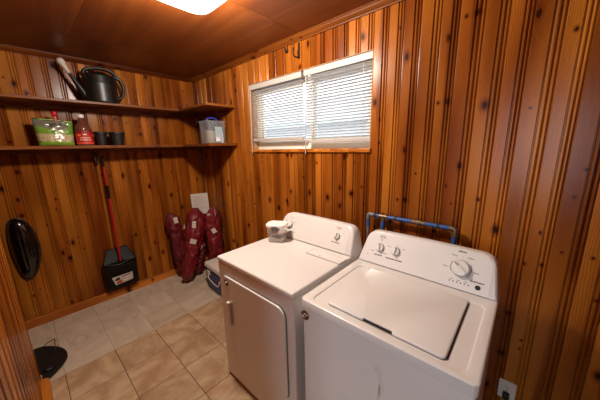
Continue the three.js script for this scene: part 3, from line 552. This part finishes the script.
{
  const o = thing('seed_bag', 'green and clear plastic bag of seed on the lower shelf', 'bag', [0.15, LS, 1.372]);
  const n = 26, P = [], U = [], I = []; const w = 0.115, h = 0.235;
  for (const s of [1, -1]) for (let j = 0; j <= n; j++) for (let i = 0; i <= n; i++) {
    const u = i / n, v = j / n; const e = Math.pow(Math.sin(Math.PI * Math.min(1, Math.max(0, u))), 0.45), f = Math.pow(Math.max(0, 1 - v), 0.6) * (0.55 + 0.45 * Math.min(1, v * 8));
    const top = h * (0.97 - 0.06 * u + 0.015 * Math.sin(u * 13)); const wr = v > 0.5 ? 0.016 * N(u * 6, v * 9, 3) * (v - 0.3) : 0.004 * N(u * 8, v * 8, 2);
    const d = s * (0.062 * e * f + 0.0018) + wr * (s > 0 ? 1 : 0.6);
    P.push(d, v * top, -(u - 0.5) * 2 * w * (1 + 0.09 * v) - 0.0); U.push(s > 0 ? u : 1 - u, v);
  }
  const m = (n + 1) * (n + 1);
  for (let j = 0; j < n; j++) for (let i = 0; i < n; i++) { const a = j * (n + 1) + i, b = a + 1, c = a + n + 1, d = c + 1; I.push(a, b, d, a, d, c, m + a, m + d, m + b, m + a, m + c, m + d); }
  for (let k = 0; k < n; k++) { const L = k * (n + 1), L2 = L + n + 1, T = n * (n + 1) + k; I.push(L, L2, m + L, L2, m + L2, m + L, L + n, m + L + n, L2 + n, L2 + n, m + L + n, m + L2 + n, T, T + 1, m + T, T + 1, m + T + 1, m + T, k, m + k, k + 1, k + 1, m + k, m + k + 1); }
  const g = new THREE.BufferGeometry(); g.setAttribute('position', new THREE.Float32BufferAttribute(P, 3)); g.setAttribute('uv', new THREE.Float32BufferAttribute(U, 2)); g.setIndex(I); g.computeVertexNormals();
  mesh('pouch', g, std('#ffffff', 0.25, { map: bagTex, clearcoat: 0.6, clearcoatRoughness: 0.15 }), o);
  mesh('zip_strip', tube([[0.004, 0.218, 0.122], [0.01, 0.222, 0.05], [0.004, 0.214, -0.05], [0.006, 0.206, -0.122]], 0.0035, 24, 6), std('#a9c46a', 0.4), o);
  const c = thing('bag_clip', 'red clip standing on top of the green seed bag', 'clip', [0.155, LS + 0.2, 1.352]);
  const red = std('#b5141c', 0.4);
  mesh('jaw', [rbox(-0.013, -0.0085, 0, 0.05, -0.008, 0.008, 0.002), rbox(0.0085, 0.013, 0, 0.05, -0.008, 0.008, 0.002)], red, c);
  mesh('grip', lathe([[0.0001, 0.048], [0.012, 0.05], [0.017, 0.066], [0.018, 0.078], [0.014, 0.09], [0.0001, 0.094]], 18).scale(1, 1, 1.15), red, c);
}
{ // bottle with red drink
  const o = thing('juice_bottle', 'plastic bottle with a red label and white cap on the lower shelf', 'bottle', [0.15, LS, 1.178]);
  const lab = canvasTex(512, 256, (c, w, h) => { c.fillStyle = '#b3201f'; c.fillRect(0, 0, w, h); c.fillStyle = '#7d0f16'; c.fillRect(0, 0, w, h * 0.2);
    for (const x of [w * 0.25, w * 0.75]) { marks(c, 6, x, h * 0.55, 30, true, '#e8d6b8'); marks(c, 7, x, h * 0.7, 30, true, '#e8d6b8'); c.fillStyle = '#e0812e'; c.beginPath(); c.ellipse(x - 60, h * 0.35, 22, 16, 0.4, 0, 7); c.fill(); c.fillStyle = '#f0e0d0'; c.beginPath(); c.ellipse(x, h * 0.3, 18, 9, 0, 0, 7); c.fill(); } c.fillStyle = '#d8452e'; c.fillRect(0, h * 0.86, w, h * 0.14); });
  const S = g => g.scale(0.78, 1, 1);
  mesh('bottle_body', S(lathe([[0.0001, 0], [0.058, 0], [0.064, 0.006], [0.064, 0.14], [0.058, 0.17], [0.04, 0.2], [0.024, 0.22], [0.021, 0.232], [0.021, 0.245], [0.0001, 0.245]], 36)), std('#9a5a48', 0.1, { transmission: 0.6, thickness: 0.02, ior: 1.35, attenuationColor: new THREE.Color('#7a1812'), attenuationDistance: 0.05 }), o);
  mesh('label', new THREE.CylinderGeometry(0.0652, 0.0652, 0.122, 40, 1, true).scale(0.78, 1, 1).translate(0, 0.075, 0), std('#ffffff', 0.4, { map: lab, side: THREE.DoubleSide }), o);
  mesh('cap', lathe([[0.0001, 0.277], [0.02, 0.277], [0.0235, 0.273], [0.0245, 0.246], [0.0001, 0.246]].reverse(), 28), std('#e8e4de', 0.45), o);
}
for (const [z, s, label] of [[1.056, 0.76, 'small black plant pot on the lower shelf next to the bottle'], [0.925, 0.98, 'larger black plant pot on the lower shelf, farther from the bottle']]) {
  const o = thing('plant_pot', label, 'pot', [0.155, LS, z], 0, 'black pots on the lower shelf'); 
  mesh('pot_wall', lathe([[0.0001, 0], [0.05, 0], [0.052, 0.004], [0.064, 0.098], [0.0605, 0.1], [0.048, 0.006], [0.0001, 0.005]].map(p => [p[0] * s, p[1] * 1.08]), 36), potPlastic, o);
  mesh('pot_rim', lathe([[0.063, 0.096], [0.07, 0.096], [0.0715, 0.1], [0.0715, 0.116], [0.066, 0.118], [0.0615, 0.114], [0.061, 0.098]].map(p => [p[0] * s, p[1] * 1.08]), 36), potPlastic, o);
}
{ // clear box with a blue handle
  const o = thing('plastic_box', 'clear plastic box with a blue handle on the lower corner shelf', 'box', [0.71, LS, 0.19]);
  const cl = std('#eef3f8', 0.08, { transmission: 0.93, thickness: 0, ior: 1.3 }); const hx = 0.09, hz = 0.103, h = 0.215;
  const tap = g => { const q = g.attributes.position; for (let i = 0; i < q.count; i++) { const s = 0.92 + 0.08 * q.getY(i) / h; q.setX(i, q.getX(i) * s); q.setZ(i, q.getZ(i) * s); } g.computeVertexNormals(); return g; };
  const sh = rrShape(-hx, hx, -hz, hz, 0.016); sh.holes.push(rrShape(-hx + 0.0025, hx - 0.0025, -hz + 0.0025, hz - 0.0025, 0.014));
  mesh('box_wall', tap(new THREE.ExtrudeGeometry(sh, { depth: h - 0.004, bevelEnabled: false, curveSegments: 6 }).rotateX(-Math.PI / 2).translate(0, 0.0035, 0)), cl, o);
  mesh('box_bottom', tap(extr(rrShape(-hx, hx, -hz, hz, 0.016), 0.003, 0).rotateX(-Math.PI / 2)), cl, o);
  mesh('lid', [extr(rrShape(-hx - 0.005, hx + 0.005, -hz - 0.005, hz + 0.005, 0.018), 0.012, 0.003).rotateX(-Math.PI / 2).translate(0, h, 0)], std('#e3eaf2', 0.15, { transmission: 0.8, thickness: 0, ior: 1.3 }), o);
  mesh('handle', [tube([[0, h + 0.008, -0.066], [0, h + 0.035, -0.052], [0, h + 0.048, 0], [0, h + 0.035, 0.052], [0, h + 0.008, 0.066]], 0.0065, 30, 8)], std('#2a46b8', 0.4), o);
  mesh('sticker', [box(hx - 0.0055, hx - 0.0047, 0.02, 0.05, -0.03, 0.015), box(hx - 0.0055, hx - 0.0047, 0.056, 0.064, -0.025, 0.02)], std('#f2f2f0', 0.5), o);
  const r = thing('wicker_roll', 'round beige roll inside the clear plastic box', 'roll', [0.68, LS + 0.0045, 0.205]);
  mesh('roll', lathe([[0.0001, 0], [0.052, 0], [0.056, 0.006], [0.056, 0.12], [0.05, 0.128], [0.02, 0.128], [0.018, 0.11], [0.0001, 0.11]], 32), std('#b79a78', 0.9), r);
  const st = thing('paper_stack', 'white folded papers standing in the clear plastic box', 'papers', [0.742, LS + 0.0045, 0.135]);
  for (let k = 0; k < 6; k++) mesh('sheet', rbox(-0.008 + k * 0.004, -0.006 + k * 0.004, 0, 0.17 - k * 0.012, -0.04, 0.04, 0.0006), std(k % 2 ? '#e4e6e2' : '#c9d4d0', 0.8), st);
}

// ---------------------------------------------------------------- hanging dustpan with its red-handled broom
{
  const o = thing('lobby_dustpan', 'black upright dustpan with a red pole against the shelf wall', 'dustpan', [0.075, 0.085, 1.072]);
  const red = std('#a5161c', 0.35), bp = std('#0e0b0a', 0.5, { specularIntensity: 0.4 });
  // pan: hooded bin, a side profile [x out, y up] extruded across z
  const s = new THREE.Shape([V2(-0.045, 0.04), V2(0.012, 0.04), V2(0.03, 0.07), V2(0.036, 0.35), V2(0.024, 0.365), V2(-0.03, 0.475), V2(-0.045, 0.48)]);
  const g = new THREE.ExtrudeGeometry(s, { depth: 0.28, bevelEnabled: true, bevelThickness: 0.01, bevelSize: 0.006, bevelOffset: -0.006, bevelSegments: 2, steps: 14 }).translate(0, 0, -0.14);
  const p = g.attributes.position; for (let i = 0; i < p.count; i++) { const y = p.getY(i); const k = y > 0.35 ? 1 - 0.36 * sm(0.35, 0.48, y) : 0.92 + 0.08 * y / 0.35; p.setZ(i, p.getZ(i) * k); }
  mesh('pan', toCreasedNormals(norm(g), 0.5), bp, o);
  const lipPts = []; for (let k = 0; k <= 16; k++) { const t = k / 16; lipPts.push([0.041, 0.348 - 0.03 * Math.sin(Math.PI * t) ** 2 + 0.008 * Math.sin(6.28 * t), -0.14 + 0.28 * t]); }
  mesh('lip', tube(lipPts, 0.006, 40, 8), std('#3a3532', 0.25), o);
  for (let k = 0; k < 15; k++) mesh('tooth', rbox(0.0348, 0.0415, 0.288, 0.298, -0.118 + k * 0.0165, -0.112 + k * 0.0165, 0.0015, 1), std('#2b2624', 0.4), o);
  const st = canvasTex(256, 160, (c, w, h) => { c.fillStyle = '#c9c2ba'; c.fillRect(0, 0, w, h); c.fillStyle = '#23201f'; c.beginPath(); c.moveTo(12, 62); c.lineTo(70, 22); c.lineTo(100, 58); c.lineTo(70, 92); c.fill(); c.fillStyle = '#b5451f'; c.beginPath(); c.moveTo(36, 104); c.lineTo(104, 88); c.lineTo(110, 150); c.lineTo(48, 150); c.fill(); c.fillStyle = '#efe9e2'; c.beginPath(); c.ellipse(176, 98, 62, 34, -0.12, 0, 7); c.fill(); c.strokeStyle = '#9a1f1c'; c.lineWidth = 7; c.stroke(); c.fillStyle = '#2c2a2a'; c.fillRect(112, 26, 128, 16); c.fillRect(130, 92, 92, 12); });
  const sg = extr(new THREE.Shape([V2(-0.08, 0.1), V2(0.082, 0.106), V2(0.09, 0.19), V2(-0.1, 0.196)]), 0.0008, 0); const sp = sg.attributes.position, su = sg.attributes.uv;
  for (let i = 0; i < sp.count; i++) su.setXY(i, (sp.getX(i) + 0.1) / 0.19, (sp.getY(i) - 0.1) / 0.096);
  sg.rotateZ(0.06).rotateY(Math.PI / 2).rotateZ(-0.026).translate(0.0405, 0, -0.01); sg.computeVertexNormals();
  mesh('sticker', sg, std('#ffffff', 0.4, { map: st }), o);
  mesh('bracket', [rbox(-0.02, 0.036, 0.35, 0.37, -0.03, 0.03, 0.005), rod([0.034, 0.34, 0], [0.03, 0.42, 0], 0.0135)], bp, o);
  mesh('pole', [rod([0.036, 0.35, 0], [0.004, 1.035, -0.006], 0.0115, 16), rod([0.002, 1.16, -0.007], [-0.004, 1.36, -0.009], 0.0115, 16)], red, o);
  mesh('grip', rod([0.005, 1.03, -0.006], [0.002, 1.165, -0.007], 0.0145, 16), bp, o);
  mesh('pole_top', [rod([-0.004, 1.355, -0.009], [-0.007, 1.455, -0.01], 0.013, 14), tube([[-0.007, 1.45, -0.01], [-0.007, 1.475, -0.022], [-0.007, 1.5, -0.01], [-0.007, 1.475, 0.004], [-0.007, 1.455, -0.008]], 0.003, 24, 6)], bp, o);
  const h = thing('spring_clip', 'dark metal clips hanging under the lower shelf beside the red pole', 'clip', [0.03, 1.46, 1.104]);
  mesh('strip', [rbox(-0.003, 0.003, 0, 0.125, -0.012, 0.012, 0.002)], std('#2a2522', 0.35, { metalness: 0.6 }), h);
  mesh('jaw', [tube([[0.003, 0.11, -0.008], [0.03, 0.1, -0.014], [0.04, 0.07, -0.006], [0.03, 0.03, -0.004]], 0.0035, 20, 6), tube([[0.003, 0.11, 0.008], [0.03, 0.1, 0.016], [0.04, 0.06, 0.012], [0.028, 0.02, 0.008]], 0.0035, 20, 6)], std('#8a8178', 0.3, { metalness: 0.9 }), h);
}

// ---------------------------------------------------------------- camp chair bags, paper, cooler
const nylon = [std('#640f17', 0.55, { sheen: 0.4, sheenRoughness: 0.4, sheenColor: new THREE.Color('#c04040') }), std('#701319', 0.5, { sheen: 0.4, sheenRoughness: 0.4, sheenColor: new THREE.Color('#c04040') })];
const tagMat = std('#cfc5b8', 0.7), strapMat = std('#191313', 0.7);
function sackGeo(path, radii, sd, wr = 0.014, flat = 0.85) {
  const c = new THREE.CatmullRomCurve3(path.map(p => V3(...p))), n = 64, m = 40, P = [], I = [], U = [];
  const fr = c.computeFrenetFrames(n, false); const rad = t => { const k = t * (radii.length - 1), i = Math.min(radii.length - 2, Math.floor(k)), f = k - i, s = f * f * (3 - 2 * f); return radii[i] * (1 - s) + radii[i + 1] * s; };
  const a0 = V3(1, 0, 0);
  for (let j = 0; j <= n; j++) {
    const t = j / n, p = c.getPointAt(t), T = fr.tangents[j]; const A = a0.clone().addScaledVector(T, -a0.dot(T)).normalize(), B = T.clone().cross(A);
    for (let i = 0; i <= m; i++) { const th = (i % m) / m * Math.PI * 2, cs = Math.cos(th), sn = Math.sin(th);
      const r = rad(t), w = Math.min(1, r * 22); const d = wr * w * (N(cs * 1.6 + sd, sn * 1.6 + t * 3, t * 9) * 1.5 + 1 * N(cs * 3 + sd, sn * 3, t * 20 + sd) + 0.5 * Math.abs(N(cs * 5, sn * 5 + sd, t * 14)));
      const q = p.clone().addScaledVector(A, (r * flat + d) * cs).addScaledVector(B, (r + d) * sn); P.push(q.x, Math.max(q.y, 0.001), q.z); U.push(i / m, t); }
  }
  for (let j = 0; j < n; j++) for (let i = 0; i < m; i++) { const a = j * (m + 1) + i, b = a + 1, e = a + m + 1, d = e + 1; I.push(a, b, d, a, d, e); }
  const g = new THREE.BufferGeometry(); g.setAttribute('position', new THREE.Float32BufferAttribute(P, 3)); g.setAttribute('uv', new THREE.Float32BufferAttribute(U, 2)); g.setIndex(I); g.computeVertexNormals();
  return g;
}
function tagCard(parent, x, y, z, w, h, turn, tilt) { const g = rbox(-w / 2, w / 2, -h / 2, h / 2, -0.0012, 0.0012, 0.0008, 1); g.rotateZ(tilt).rotateY(turn).translate(x, y, z); mesh('care_tag', g, tagMat, parent); }
function sack(label, base, path, radii, mat, sd, extra) {
  const o = thing('chair_bag', label, 'bag', base, 0, 'burgundy folding chair bags in the corner');
  mesh('sack', sackGeo(path, radii, sd), mat, o); extra(o); return o;
}
sack('slim burgundy chair bag leaning farthest left in the corner', [0.16, 0, 0.47], [[0, 0.004, -0.02], [0, 0.03, -0.02], [-0.02, 0.35, -0.005], [-0.04, 0.66, 0.01], [-0.05, 0.76, 0.03], [-0.045, 0.835, 0.05], [-0.04, 0.85, 0.04]], [0.002, 0.06, 0.066, 0.07, 0.072, 0.076, 0.08, 0.078, 0.02], nylon[0], 3, o => {
  tagCard(o, 0.037, 0.765, 0.015, 0.045, 0.075, 1.05, 0.12);
  tagCard(o, 0.055, 0.66, -0.085, 0.05, 0.05, 0.9, -0.3);
  mesh('drawstring', tube([[-0.03, 0.74, 0.085], [-0.01, 0.6, 0.083], [0.0, 0.45, 0.078], [0.03, 0.3, 0.075], [0.05, 0.26, 0.04], [0.07, 0.24, -0.01], [0.068, 0.3, -0.04]], 0.0055, 50, 6), strapMat, o);
});
sack('front burgundy chair bag leaning diagonally, reaching farthest onto the floor', [0.34, 0, 0.51], [[0, 0.004, 0], [0, 0.03, 0], [0.02, 0.2, -0.05], [0.015, 0.4, -0.11], [-0.02, 0.6, -0.18], [-0.06, 0.74, -0.225], [-0.08, 0.872, -0.25], [-0.082, 0.882, -0.252]], [0.002, 0.062, 0.07, 0.076, 0.08, 0.086, 0.098, 0.11, 0.112, 0.1, 0.03], nylon[1], 11, o => {
  tagCard(o, 0.09, 0.53, -0.1, 0.07, 0.06, 0.9, -0.35);
  tagCard(o, 0.062, 0.72, -0.145, 0.045, 0.085, 0.9, -0.1);
  mesh('drawstring', tube([[-0.03, 0.82, -0.18], [0.0, 0.76, -0.13], [0.015, 0.68, -0.115], [0.01, 0.6, -0.1]], 0.006, 30, 6), strapMat, o);
});
sack('short burgundy chair bag standing between the diagonal bag and the cooler', [0.265, 0, 0.315], [[0, 0.004, 0], [0, 0.03, 0], [0.02, 0.22, -0.025], [0.045, 0.4, -0.06], [0.05, 0.46, -0.07], [0.05, 0.48, -0.07]], [0.002, 0.05, 0.055, 0.058, 0.056, 0.05, 0.01], nylon[0], 21, o => {
  tagCard(o, 0.09, 0.4, -0.02, 0.03, 0.06, 1.0, -0.25);
});
sack('fat burgundy chair bag standing behind the cooler against the window wall', [0.43, 0, 0.135], [[0.02, 0.004, 0.02], [0.02, 0.03, 0.02], [0.02, 0.35, 0.01], [0, 0.6, 0.005], [0, 0.76, 0], [-0.005, 0.85, -0.01], [-0.01, 0.89, -0.01]], [0.002, 0.075, 0.085, 0.09, 0.096, 0.1, 0.102, 0.098, 0.03], nylon[1], 33, o => {
  tagCard(o, 0.1, 0.625, 0.055, 0.055, 0.06, 0.8, 0.5); tagCard(o, 0.04, 0.82, 0.07, 0.03, 0.02, 0.8, -0.3);
  mesh('drawstring', tube([[0.08, 0.8, 0.0], [0.115, 0.845, -0.02], [0.125, 0.81, -0.02], [0.11, 0.6, -0.03], [0.105, 0.4, -0.03]], 0.006, 30, 6), strapMat, o);
});
{
  const tx = canvasTex(256, 330, (c, w, h) => { c.fillStyle = '#d8cfc4'; c.fillRect(0, 0, w, h); for (let k = 0; k < 16; k++) { c.fillStyle = '#a2988e'; c.fillRect(26, 40 + k * 16, 130 + 70 * rnd(), 4); } });
  const g = extr(rrShape(-0.105, 0.105, 0, 0.27, 0.002), 0.0012, 0); const p = g.attributes.position, u = g.attributes.uv; for (let i = 0; i < p.count; i++) u.setXY(i, (p.getX(i) + 0.105) / 0.21, p.getY(i) / 0.27);
  g.rotateX(-0.12).rotateZ(0.05).rotateY(0.95); const m = mesh('paper_sheet', g, std('#ffffff', 0.8, { map: tx })); m.position.set(0.125, 0.755, 0.125); tag(m, 'printed white paper sheet tucked behind the burgundy bags', 'paper');
}
{ // cooler
  const o = thing('cooler', 'blue picnic cooler with a white lid between the bags and dryer', 'cooler', [0.82, 0, 0.265], -0.06);
  const bl = std('#1c2c66', 0.45), wh = std('#d5cbbf', 0.5); const w = 0.235, d = 0.125;
  const tap = (g, y0, y1, k) => { const q = g.attributes.position; for (let i = 0; i < q.count; i++) { const s = k + (1 - k) * (q.getY(i) - y0) / (y1 - y0); q.setX(i, q.getX(i) * s); q.setZ(i, q.getZ(i) * s); } g.computeVertexNormals(); return g; };
  mesh('body', tap(rbox(-w, w, 0.001, 0.25, -d, d, 0.02, 4), 0, 0.25, 0.93), bl, o);
  mesh('lid', [tap(rbox(-w - 0.008, w + 0.008, 0.251, 0.315, -d - 0.008, d + 0.008, 0.022, 4), 0.315, 0.251, 0.95)], wh, o);
  for (const x of [-w - 0.004, w + 0.004]) { mesh('handle_mount', rbox(x - 0.006, x + 0.006, 0.14, 0.2, -0.03, 0.03, 0.005), wh, o); }
  mesh('handle', tube([[-w + 0.1, 0.2, d + 0.002], [-w + 0.11, 0.17, d + 0.016], [-w + 0.2, 0.14, d + 0.02], [w - 0.11, 0.14, d + 0.02], [w - 0.1, 0.17, d + 0.016], [w - 0.1, 0.2, d + 0.002]], 0.005, 40, 8), wh, o);
  mesh('latch', rbox(-w + 0.07, -w + 0.13, 0.18, 0.235, d - 0.004, d + 0.008, 0.005), wh, o);
}

// ---------------------------------------------------------------- black oval things on the left
{
  const o = thing('oval_shell', 'glossy black oval shell hanging on the boards at the left', 'shell', [0.0015, 0.755, 1.722], Math.PI / 2);
  const n = 44, m = 20, P = [], I = [];
  for (let j = 0; j <= m; j++) for (let i = 0; i <= n; i++) { const t = (i % n) / n * Math.PI * 2, r = j / m; const y = Math.sin(t), x = Math.cos(t);
    const W = 0.09 * (1 - 0.22 * Math.max(0, -y)) , Hh = 0.285; const e = 0.85; const px = W * Math.sign(x) * Math.abs(x) ** e * r + 0.02 * (0.3 - y * y) * r, py = Hh * Math.sign(y) * Math.abs(y) ** 0.95 * r;
    const dome = 0.075 * Math.sqrt(Math.max(0, 1 - r * r)); const rib = 0.004 * Math.sin(px * 210) * (1 - r) ; P.push(px, py, 0.004 + dome + rib + 0.003 * N(px * 30, py * 14, 2)); }
  for (let j = 0; j < m; j++) for (let i = 0; i < n; i++) { const a = j * (n + 1) + i, b = a + 1, c = a + n + 1, d = c + 1; I.push(a, c, d, a, d, b); }
  const g = new THREE.BufferGeometry(); g.setAttribute('position', new THREE.Float32BufferAttribute(P, 3)); g.setIndex(I); g.computeVertexNormals();
  const rim = []; for (let i = 0; i < n; i++) { const k = (m * (n + 1) + i) * 3; rim.push(V3(P[k], P[k + 1], 0.006)); }
  mesh('shell', g, std('#0a0807', 0.14, { clearcoat: 0.5, clearcoatRoughness: 0.08 }), o);
  mesh('rim', new THREE.TubeGeometry(new THREE.CatmullRomCurve3(rim, true), 90, 0.0055, 8, true), std('#2c2927', 0.25), o);
}
{
  const o = thing('oval_stand', 'flat black oval base with a thin wire loop on the pale tiles', 'stand', [0.66, 0, 1.71]);
  const s = new THREE.Shape(); s.moveTo(0.235, 0.04); s.bezierCurveTo(0.18, -0.02, 0.11, -0.085, 0.03, -0.085); s.bezierCurveTo(-0.06, -0.09, -0.15, -0.045, -0.22, 0.03); s.bezierCurveTo(-0.26, 0.08, -0.24, 0.14, -0.18, 0.15); s.lineTo(0.11, 0.15); s.lineTo(0.13, 0.064); s.lineTo(0.225, 0.064); s.closePath();
  const mat = std('#120f0d', 0.55);
  mesh('plate', extr(s, 0.016, 0.004, { curveSegments: 24 }).rotateX(Math.PI / 2).translate(0, 0.017, 0), mat, o);
  mesh('socket', lathe([[0.0001, 0.0172], [0.035, 0.0172], [0.032, 0.028], [0.02, 0.034], [0.0001, 0.035]].reverse(), 24).translate(0.12, 0, 0.03), mat, o);
  mesh('wire', tube([[-0.2, 0.018, 0.05], [-0.17, 0.06, 0.01], [-0.16, 0.075, -0.03], [-0.12, 0.06, -0.03], [-0.08, 0.02, -0.02], [-0.09, 0.0185, 0.01]], 0.0028, 50, 6), std('#0d0b0a', 0.4), o);
  mesh('wire', tube([[-0.04, 0.0185, -0.04], [-0.03, 0.03, -0.06], [0.0, 0.03, -0.07], [0.02, 0.0185, -0.05]], 0.0025, 24, 6), std('#0d0b0a', 0.4), o);
}

scene.traverse(o => { if (o.isMesh) { o.castShadow = true; o.receiveShadow = true; } });
renderer.render(scene, camera);
